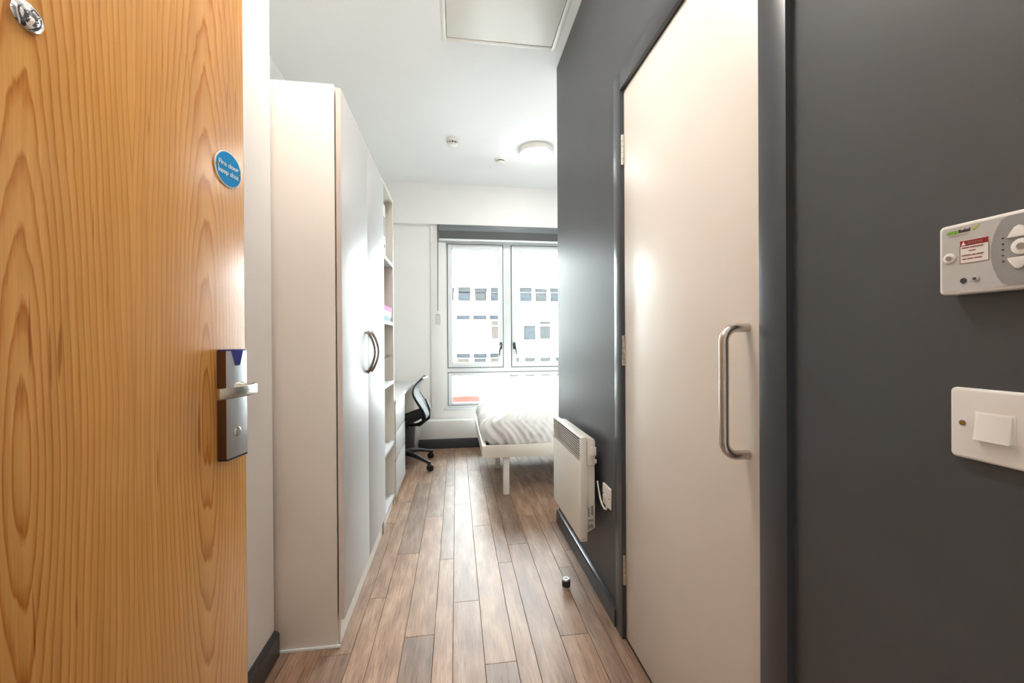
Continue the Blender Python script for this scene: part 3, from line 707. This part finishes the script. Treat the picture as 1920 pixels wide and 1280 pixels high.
# duvet: one draped cloth, puffed, with radiating folds at the hanging near side
def duvet():
    from mathutils import noise as nz
    N = nz.noise
    X0, X1, Y0, Y1, rc = BX0 + .075, 2.19, BY0 + .085, BY1 - .075, .09
    out = []                                   # rounded rectangle outline with normals and arc length
    segs = [((X0 + rc, Y0), (X1 - rc, Y0)), ((X1, Y0 + rc), (X1, Y1 - rc)), ((X1 - rc, Y1), (X0 + rc, Y1)), ((X0, Y1 - rc), (X0, Y0 + rc))]
    ctr = [(X1 - rc, Y0 + rc), (X1 - rc, Y1 - rc), (X0 + rc, Y1 - rc), (X0 + rc, Y0 + rc)]
    nrm = [(0, -1), (1, 0), (0, 1), (-1, 0)]
    for k_ in range(4):
        (ax, ay), (bx_, by_) = segs[k_]; L_ = math.hypot(bx_ - ax, by_ - ay); n = int(L_ / .012)
        for i in range(n): t = i / n; out.append((ax + (bx_ - ax) * t, ay + (by_ - ay) * t, *nrm[k_]))
        a0 = math.atan2(nrm[k_][1], nrm[k_][0])
        for i in range(12): a = a0 + math.pi / 2 * i / 12; out.append((ctr[k_][0] + rc * math.cos(a), ctr[k_][1] + rc * math.sin(a), math.cos(a), math.sin(a)))
    cy_ = (Y0 + Y1) / 2; hy_ = (Y1 - Y0) / 2
    b_ = B(); rings = []
    tt = [i / 26 for i in range(0, 27)] + [1 + i / 16 for i in range(1, 17)]
    arc = [0]
    for i in range(1, len(out)): arc.append(arc[-1] + math.hypot(out[i][0] - out[i - 1][0], out[i][1] - out[i - 1][1]))
    for t in tt:
        ring = []
        for (px, py, nx_, ny_), s_ in zip(out, arc):
            cxx = min(max(px, X0 + hy_), X1 - hy_); tx = min(t, 1)
            x_ = cxx + (px - cxx) * tx; y_ = cy_ + (py - cy_) * tx
            de = (1 - tx) * hy_; d = max(t - 1, 0)
            z_ = .575 - .055 * (1 - math.sin(min(de / .17, 1) * math.pi / 2))
            z_ += .012 * N(Vector((x_ * 2.6, y_ * 2.6, 1.3))) + .005 * N(Vector((x_ * 7, y_ * 7, 4.)))
            corner = math.exp(-((px - X0) ** 2 + (py - Y0) ** 2) / .10)
            fan = s_ + (.10 * d + .02) * (1 if px > X0 + .25 else -1)
            w_ = math.sin(fan * 58 + 9 * N(Vector((s_ * 3.2, 0, 7)))) + .8 * math.sin((s_ - .13 * d) * 117 + 9 * N(Vector((s_ * 5, 2, 1))))
            amp = (.5 + .8 * max(0, N(Vector((s_ * 2.5, 5, 5)))) + .9 * corner)
            if t <= 1: z_ += .006 * amp * w_ * math.exp(-de * 9)
            else:
                bul = .062 * math.sin(min(1, d) * math.pi * .72)
                f_ = .0095 * amp * w_ * math.sin(min(1, d) * math.pi * .8)
                x_ += nx_ * (bul + f_); y_ += ny_ * (bul + f_)
                z_ += -.165 * d - .02 * math.sin(d * math.pi) * -1 + .0045 * amp * w_ * (1 - d) + .008 * d * N(Vector((s_ * 5, 9, 3)))
            ring.append(b_.bm.verts.new((x_, y_, z_)))
        rings.append(ring)
    ring = []                                  # tucked underside of the hem
    for (px, py, nx_, ny_), v in zip(out, rings[-1]): ring.append(b_.bm.verts.new((v.co.x - nx_ * .028, v.co.y - ny_ * .028, v.co.z + .006)))
    rings.append(ring); n = len(out)
    for i in range(len(rings) - 1):
        for j in range(n): b_.bm.faces.new((rings[i][j], rings[i][(j + 1) % n], rings[i + 1][(j + 1) % n], rings[i + 1][j]))
    bmesh.ops.remove_doubles(b_.bm, verts=b_.bm.verts, dist=.0003)
    bmesh.ops.recalc_face_normals(b_.bm, faces=b_.bm.faces)
    return b_
dv = duvet().obj('duvet', LINEN, ang=180); tag(dv, 'puffy white duvet with gathered folds covering the bed', 'duvet')

# ------------------------------------------------------------------ panel heater
HY0_, HY1_, HF = 1.665, 2.145, .52
ht = thing('panel_heater', 'white wall mounted panel heater with louvred top grille on charcoal wall', 'heater', (.57, 1.905, .25))
hz0, hz1 = .253, .697
B().box(HF + .004, HF + .03, HY0_ + .001, HY1_ - .001, hz0, .592, .002).obj('front_panel', WMETAL, ht)
B().box(HF, HF + .03, HY0_, HY0_ + .0115, hz0 + .001, hz1, .002).obj('end_cap', WMETAL, ht)
B().box(HF, HF + .03, HY1_ - .0115, HY1_, hz0 + .001, hz1, .002).obj('end_cap', WMETAL, ht)
B().box(HF, HF + .004, HY0_ + .012, HY1_ - .012, hz0 + .001, .592, .001).obj('front_skin', WMETAL, ht)
B().box(HF + .022, HF + .03, HY0_ + .012, HY1_ - .012, .592, hz1 - .004).obj('grille_back', BLACKP, ht)
for i in range(9):
    z = .598 + i * .0103
    B().prism([(HF + .0005, z), (HF + .0030, z + .0006), (HF + .0030, z + .0032), (HF + .0005, z + .0040)], 'y', HY0_ + .012, HY1_ - .012).obj('louvre', WMETAL, ht)
B().box(HF, HF + .03, HY0_ + .0116, HY1_ - .0116, hz1 - .006, hz1, .001).obj('top_strip', WMETAL, ht)
bd_ = B().prism([(HF + .0305, hz0 + .035), (HF + .066, hz0 + .052), (HF + .066, hz1 - .012), (HF + .0305, hz1 - .006)], 'y', HY0_ + .008, HY1_ - .008, .0015).obj('body', WMETAL, ht)
cx0 = HF + .034
B().box(HF + .0315, HF + .0665, HY0_ + .002, HY0_ + .008, .578, hz1 - .016, .002).obj('control_cover', WPLAST, ht)
B().box(HF + .046, HF + .070, HY0_ - .004, HY0_ + .004, .618, .655, .002).obj('thermostat_dial', WPLAST, ht)
B().box(HF + .064, HF + .073, HY0_ + .000, HY0_ + .008, .585, .602, .002).obj('switch_tab', WPLAST, ht)
lb = B()
for i in range(9): lb.box(HF + .0345, HF + .040 + (i % 3) * .002, HY0_ + .0070, HY0_ + .0079, .395 - i * .0045, .3965 - i * .0045)
for i in range(7): lb.box(HF + .052 - (i % 2) * .004, HF + .058, HY0_ + .0070, HY0_ + .0079, .398 - i * .006, .4012 - i * .006)
for i in range(4): lb.box(HF + .038 + i * .006, HF + .0405 + i * .006, HY0_ + .0070, HY0_ + .0079, .334, .344)
for i in range(6): lb.box(HF + .036 + i * .0042, HF + .038 + i * .0042, HY0_ + .0070, HY0_ + .0079, .300 + (i * 7 % 5) * .002, .328 - (i * 3 % 4) * .003)
lb.obj('rating_print', INK, ht)
for zc in (.35, .60):
    for yc in (1.78, 2.03): B().box(HF + .066, XR - .0005, yc - .012, yc + .012, zc - .02, zc + .02).obj('wall_bracket', WMETAL, ht)
B().box(HF + .010, HF + .014, HY0_ - .001, HY0_ + .0005, hz0 + .008, hz0 + .012).obj('screw', INK, ht)
# fused spur outlet
sp_ = thing('fused_spur', 'small white fused spur outlet on the wall beside the heater', 'outlet', (XR, 1.604, .425))
B().box(XR - .010, XR - .0005, 1.561, 1.647, .425, .511, .004, 3).obj('plate', WPLAST, sp_)
B().box(XR - .0125, XR - .0099, 1.592, 1.616, .452, .474, .001).obj('fuse_carrier', WPLAST, sp_)
for yy in (1.569, 1.639): B().lathe([(.0028, 0), (.0028, -.0012)], (XR - .0099, yy, .468), 10, 'x').obj('screw', INK, sp_)
B().cyl((XR - .008, 1.600, .4265), (XR - .008, 1.600, .4225), .006, 12).obj('cable_outlet', WPLAST, sp_)
cab = B().tube([(.600, 1.68, .505), (.603, 1.672, .47), (.604, 1.656, .438), (.606, 1.638, .418), (.609, 1.618, .409), (.611, 1.604, .412), (.612, 1.600, .4235)], .0036, 12).obj('power_cable', WPLAST); tag(cab, 'short white power cable looping from heater to outlet', 'cable')

# door stop on floor
ds = thing('door_stop', 'small steel and black rubber door stop on the plank floor', 'door stop', (.48, 1.755, 0))
B().lathe([(.0175, 0), (.0175, .018), (.015, .0185)], (.48, 1.755, 0), 28).obj('base', CHROME, ds)
B().lathe([(.0165, .0182), (.0185, .020), (.0185, .042), (.0165, .044)], (.48, 1.755, 0), 28).obj('rubber_ring', BLACKR, ds)
tp = B().lathe([(.0165, .0442), (.0165, .049), (.0145, .051)], (.48, 1.755, 0), 28).obj('top_cap', CHROME, ds)
for a in (0, 1.5708): B().box(.48 - .008 * math.cos(a) - .001, .48 + .008 * math.cos(a) + .001, 1.755 - .008 * math.sin(a) - .001, 1.755 + .008 * math.sin(a) + .001, .0505, .0515).obj('screw_slot', INK, tp)

# ------------------------------------------------------------------ wall controls near the entrance
XT = XR - .012
tm = thing('heating_control', 'white and grey heating control box with arrow buttons on charcoal wall', 'thermostat', (XR, .3555, 1.166))
def rrect(y0, y1, z0, z1, r, n=5):
    P = []
    for (cy_, cz_, a0) in ((y1 - r, z1 - r, 0), (y0 + r, z1 - r, 90), (y0 + r, z0 + r, 180), (y1 - r, z0 + r, 270)):
        for i in range(n + 1): a = R(a0 + 90 * i / n); P.append((cy_ + r * math.cos(a), cz_ + r * math.sin(a)))
    return P
TY0, TY1, TZ0, TZ1 = .2825, .4285, 1.166, 1.2505
cs = B().prism(rrect(TY0, TY1, TZ0, TZ1, .005), 'x', XR - .022, XR - .0005, .0025, 3).obj('case', WPLAST, tm)
XS = XR - .022
fp = B().prism(rrect(TY0 + .0035, TY1 - .0035, TZ0 + .004, TZ1 - .004, .003), 'x', XS - .0006, XS).obj('face_label', GPLAST, tm)
cyc, czc, rg = .3085, 1.2085, .070
poly = []
for i in range(49):
    a = 2 * math.pi * i / 48; yy, zz_ = cyc + rg * math.cos(a), czc + rg * math.sin(a)
    poly.append((min(max(yy, TY0 + .004), TY1 - .004), min(max(zz_, TZ0 + .0045), TZ1 - .0045)))
poly = poly[:-1]
B().prism(poly, 'x', XS - .0012, XS - .0006).obj('speaker_panel', GRILLE, tm)
by = .3548
for (s_, zc) in ((1, 1.2268), (-1, 1.1945)):
    pp = [(by - .0092, zc - s_ * .0055), (by + .0092, zc - s_ * .0055), (by + .0076, zc - s_ * .001), (by + .003, zc + s_ * .006), (by, zc + s_ * .0072), (by - .003, zc + s_ * .006), (by - .0076, zc - s_ * .001)]
    B().prism(pp, 'x', XS - .0035, XS - .0010, .0010).obj('arrow_button', WPLAST, tm)
rb = B().lathe([(.0085, .0), (.0085, -.003), (.0065, -.0038)], (XS - .0008, by - .003, 1.2106), 24, 'x').obj('round_button', WPLAST, tm)
B().lathe([(.0035, 0), (.0035, -.0008)], (XS - .0045, by - .003, 1.2106), 16, 'x').obj('button_dot', INKG, rb)
sc_ = B().lathe([(.0062, 0), (.0062, -.0014), (.0045, -.0022)], (XS - .0004, .417, 1.210), 24, 'x').obj('screw_cap', WPLAST, tm)
B().lathe([(.0028, 0), (.0028, -.0008)], (XS - .0025, .417, 1.210), 16, 'x').obj('screw_hole', INKG, sc_)
for i in range(5): B().lathe([(.0009, 0), (.0009, -.0006)], (XS - .0011, .368, 1.2225 - i * .0063), 10, 'x').obj('indicator', INK, tm)
B().lathe([(.0032, 0), (.0032, -.0006)], (XS - .0005, .4035, 1.1812), 16, 'x').obj('sensor_dot', INK, tm)
kn = B().lathe([(.0038, 0), (.0038, -.0012), (.003, -.002)], (XS - .0005, .392, 1.1824), 16, 'x').obj('reset_key', GPLAST, tm)
B().lathe([(.0016, 0), (.0016, -.0006)], (XS - .0024, .392, 1.1820), 10, 'x').obj('key_hole', INK, kn)
# illegible printed marks (the photograph shows only blurred strokes)
XP0, XP1 = XS - .0010, XS - .0006
lg = B(); yy = .4195
for wv in (.0026, .0024, .0026, .0024): lg.box(XP0, XP1, yy - wv, yy, 1.2386, 1.2420); yy -= wv + .0004
lg.obj('logo_print', GREENP, tm)
lg = B()
for i, wv in enumerate((.0014, .0011, .0015, .0010, .0013, .0012, .0009)):
    lg.box(XP0, XP1, yy - wv, yy, 1.2388, 1.2416 + (i % 3 == 0) * .0012); yy -= wv + .0004
lg.obj('logo_print', INK, tm)
yy -= .0010
lg = B().prism([(yy, 1.2395), (yy - .003, 1.2388), (yy - .0075, 1.2445), (yy - .004, 1.2440), (yy - .0015, 1.2418)], 'x', XP0, XP1).obj('logo_leaf', OLIVEP, tm)
B().box(XP0, XP1, yy + .003, .4185, 1.2358, 1.2364).obj('logo_underline', INKG, tm)
ly0, ly1, lz0, lz1 = .380, .4068, 1.2015, 1.2285
lbp = B().prism(rrect(ly0, ly1, lz0, lz1, .0018), 'x', XS - .0010, XS - .0006).obj('warning_label', WPLAST, tm, label='warning label with red header')
rr_ = B().box(XS - .0013, XS - .0009, ly0 + .0005, ly1 - .0004, 1.2220, lz1 - .0004); rr_.obj('label_header', REDP, lbp)
B().prism([(ly1 - .0016, 1.2228), (ly1 - .0060, 1.2228), (ly1 - .0038, 1.2272)], 'x', XS - .0016, XS - .0012).obj('label_triangle', SIGNW, lbp)
hd = B(); q0 = ly1 - .0078
for wv in (.0022, .0014, .0018, .0016, .0008, .0018, .0018): hd.box(XS - .0016, XS - .0012, q0 - wv, q0, 1.2237, 1.2262); q0 -= wv + .0004
hd.obj('label_print', REDL, lbp)
ln = B()
for (z, segs) in ((1.2190, ((.002, .009), (.0098, .0218))), (1.2150, ((.0085, .0148),)), (1.2100, ((.002, .0108), (.0116, .0148), (.0156, .022))), (1.2058, ((.0025, .0062), (.007, .0126), (.0134, .0205)))):
    for (a, b2) in segs: ln.box(XS - .0013, XS - .0009, ly1 - b2, ly1 - a, z, z + .0014)
ln.obj('label_print', REDL, lbp)
rim = B()
for (a, b2, c, d) in ((ly0, ly1, lz0, lz0 + .0005), (ly0, ly0 + .0005, lz0, 1.2220), (ly1 - .0005, ly1, lz0, 1.2220)): rim.box(XS - .0012, XS - .0009, a, b2, c, d)
rim.obj('label_border', REDL, lbp)

sw = thing('light_switch', 'single white rocker light switch below the heating control', 'switch', (XR, .384, .966))
pf = [(XR - .0005, 0), (XR - .0035, 0)]
B().prism(rrect(.341, .427, .967, 1.053, .006), 'x', XR - .009, XR - .0005, .0035, 3).obj('plate', WPLAST, sw)
B().box(XR - .0098, XR - .0085, .366, .402, .992, 1.026, .0004).obj('rocker_surround', WPLAST, sw)
B().prism([(XR - .0090, .9935), (XR - .0160, .9935), (XR - .0110, 1.0245), (XR - .0090, 1.0245)], 'y', .368, .400, .0008).obj('rocker', WPLAST, sw)
for yy in (.354, .414):
    h_ = B().lathe([(.0036, 0), (.0036, -.0006)], (XR - .0088, yy, 1.010), 16, 'x').obj('screw_recess', INKG, sw)
    B().lathe([(.0026, 0), (.0026, -.0012)], (XR - .0086, yy, 1.010), 12, 'x').obj('screw', BRASS, h_)

# ------------------------------------------------------------------ ceiling fittings
def ceiling_lamp(name, loc, r, strength, label, col=(1.0, .985, .96), zc=ZC, globe=False):
    t = thing(name, label, 'lamp', (loc[0], loc[1], zc - .075))
    dm = lampmat(name + '_diffuser', col, strength)
    if globe:       # shallow opal bowl on a small ceiling plate
        B().lathe([(r * .55, 0), (r * .55, -.016), (0, -.016)], (loc[0], loc[1], zc), 40).obj('ceiling_plate', WPLAST, t)
        B().lathe([(r * .5, -.0165), (r * .86, -.028), (r, -.062), (r * .96, -.095), (r * .7, -.125), (r * .35, -.140), (0, -.144)], (loc[0], loc[1], zc), 48).obj('diffuser', dm, t)
        return t
    B().lathe([(r - .006, 0), (r + .001, -.003), (r + .001, -.046), (r - .004, -.05), (r - .004, -.04), (0, -.04)], (loc[0], loc[1], zc), 48).obj('rim', WPLAST, t)
    B().lathe([(r - .0045, -.043), (r - .006, -.058), (r - .02, -.068), (r * .5, -.073), (0, -.075)], (loc[0], loc[1], zc), 48).obj('diffuser', dm, t)
    return t
ceiling_lamp('bedroom_ceiling_lamp', (.70, 3.47), .142, LAMP_ROOM, 'round white drum ceiling lamp over the bed')
ceiling_lamp('hall_ceiling_lamp', (-.10, 1.10), .15, LAMP_HALL, 'opal glass bowl ceiling lamp over the entrance hall', (1.0, .925, .85), globe=True)
ceiling_lamp('corridor_ceiling_lamp', (0, -.9), .142, LAMP_CORRIDOR, 'round white ceiling lamp in the corridor outside', (1.0, .925, .85), zc=2.6)
sd = thing('smoke_detector', 'white domed smoke detector with dark vents on the ceiling', 'detector', (-.018, 3.40, ZC - .06))
B().lathe([(.05, 0), (.05, -.018), (.046, -.022)], (-.018, 3.40, ZC), 36).obj('base', WPLAST, sd)
B().lathe([(.036, -.022), (.036, -.036)], (-.018, 3.40, ZC), 36).obj('vent_core', BLACKP, sd)
for i in range(10):
    a = i * .6283; p = Vector((-.018 + .038 * math.cos(a), 3.40 + .038 * math.sin(a), ZC))
    B().box(p.x - .004, p.x + .004, p.y - .004, p.y + .004, ZC - .037, ZC - .0215).obj('vent_rib', WPLAST, sd)
B().lathe([(.044, -.036), (.044, -.041), (.036, -.050), (.018, -.053), (0, -.053)], (-.018, 3.40, ZC), 36).obj('cap', WPLAST, sd)
hd_ = thing('heat_detector', 'small flush white detector beside the drum lamp on the ceiling', 'detector', (.415, 3.715, ZC - .045))
B().lathe([(.056, 0), (.056, -.005), (.050, -.010), (.040, -.011)], (.415, 3.715, ZC), 36).obj('flange', WPLAST, hd_)
B().lathe([(.034, -.011), (.034, -.019)], (.415, 3.715, ZC), 36).obj('dark_gap', BLACKP, hd_)
B().lathe([(.037, -.019), (.036, -.026), (.026, -.032), (0, -.034)], (.415, 3.715, ZC), 36).obj('sensor_cap', WPLAST, hd_)

# ------------------------------------------------------------------ across the street
structure('street', B().box(-60, 70, 5.2, 90, -9.2, -9.0), STREET, 'grey street far below the window')
FY = 45.0
ob = thing('office_building', 'pale office block with rows of grey windows across the street', 'building', (8, 48, -9))
B().box(-16, 40, FY, FY + 10, -9, 8.2).obj('wall', FACADE, ob)
B().box(-16.2, 40.2, FY - .25, FY + 10.2, 8.2, 8.7).obj('parapet', FACADE, ob)
GEO = {}
def pane(name, xc, z0, z1, w_, m, parent, yf=FY, dp=.12):
    return B().box(xc - w_ / 2, xc + w_ / 2, yf - dp, yf - .001, z0, z1).obj(name, m, parent)
def far_window(xc, z0, z1, w_, m, frame=True):
    fo = B().ring(xc - w_ / 2 - .05, xc + w_ / 2 + .05, z0 - .05, z1 + .05, FY - .09, FY - .002, .05).obj('window', FFRAME if frame else FACADE, ob)
    pane('pane', xc, z0, z1, w_, m, fo, dp=.05)
    return fo
def far_sill(xc, z, w_):
    for k_ in range(5): B().box(xc - w_ / 2 + k_ * w_ / 5 + .03, xc - w_ / 2 + k_ * w_ / 5 + w_ / 5 - .08, FY - .12, FY - .002, z - .05, z + .05).obj('sill_bracket', FFRAME, ob)
# top storey
for i in range(-5, 9):
    if i < 3: xc = .95 + 1.79 * i
    else: xc = 6.05 + 1.75 * (i - 3)
    far_window(xc, 6.47 + .012 * i, 6.92 - (.1 if i % 2 else 0), 1.24, FWIN)
    far_window(xc, 5.55, 6.36, 1.12 if i % 2 else 1.2, (FWINB, FWIN, FWINB, FWIN)[i % 4])
    far_sill(xc, 5.36, 1.2)
# middle and lower storeys, left wing
for i in range(-5, 3):
    xc = .80 + 1.83 * i
    far_window(xc, 3.47, 3.82, 1.34, FWINB)
    if i == 2:
        far_window(xc + .1, 2.78, 3.3, 1.3, FCURT, False); far_window(xc + .1, 1.28, 2.66, 1.3, FCURT, False)
    else:
        far_window(xc, 1.28, 3.3, 1.3, FBLIND, False)
    pane('green_panel', xc, .06, 1.04, 1.34, FGREEN, ob, dp=.06)
    far_window(xc, -.76, -.42, 1.34, FWINB)
    far_window(xc, -1.42, -.88, 1.30, FCURT if i != 1 else FWIN, False)
    pane('green_panel', xc, -4.18, -3.18, 1.34, FGREEN, ob, dp=.06)
    far_window(xc, -2.9, -2.4, 1.3, FBLIND, False)
# right wing
for i in range(0, 7):
    xc = 6.45 + 1.78 * i
    far_window(xc, 2.85, 3.2, 1.2, (FBLIND, FBLIND, FWIN)[i % 3], False)
    far_window(xc, 1.22, 2.66, 1.22, (FBLIND, FWINB, FWIN)[i % 3], i % 3 == 1)
    far_window(xc, -1.32, -.86, 1.2, FWIN, False)
    far_window(xc, -2.95, -2.6, 1.1, FWIN, False)
cn = thing('shop_canopy', 'long red canopy at the foot of the office block', 'canopy', (0, 44, -9))
B().prism([(42.6, -5.95), (FY - .3, -5.15), (FY - .3, -5.0), (42.6, -5.75)], 'x', -8, 2.5).obj('awning', CANOPY, cn)
for i in range(5): B().box(-7.5 + i * 2.3, -7.4 + i * 2.3, 42.7, 42.8, -9, -5.93).obj('post', FACADE, cn)
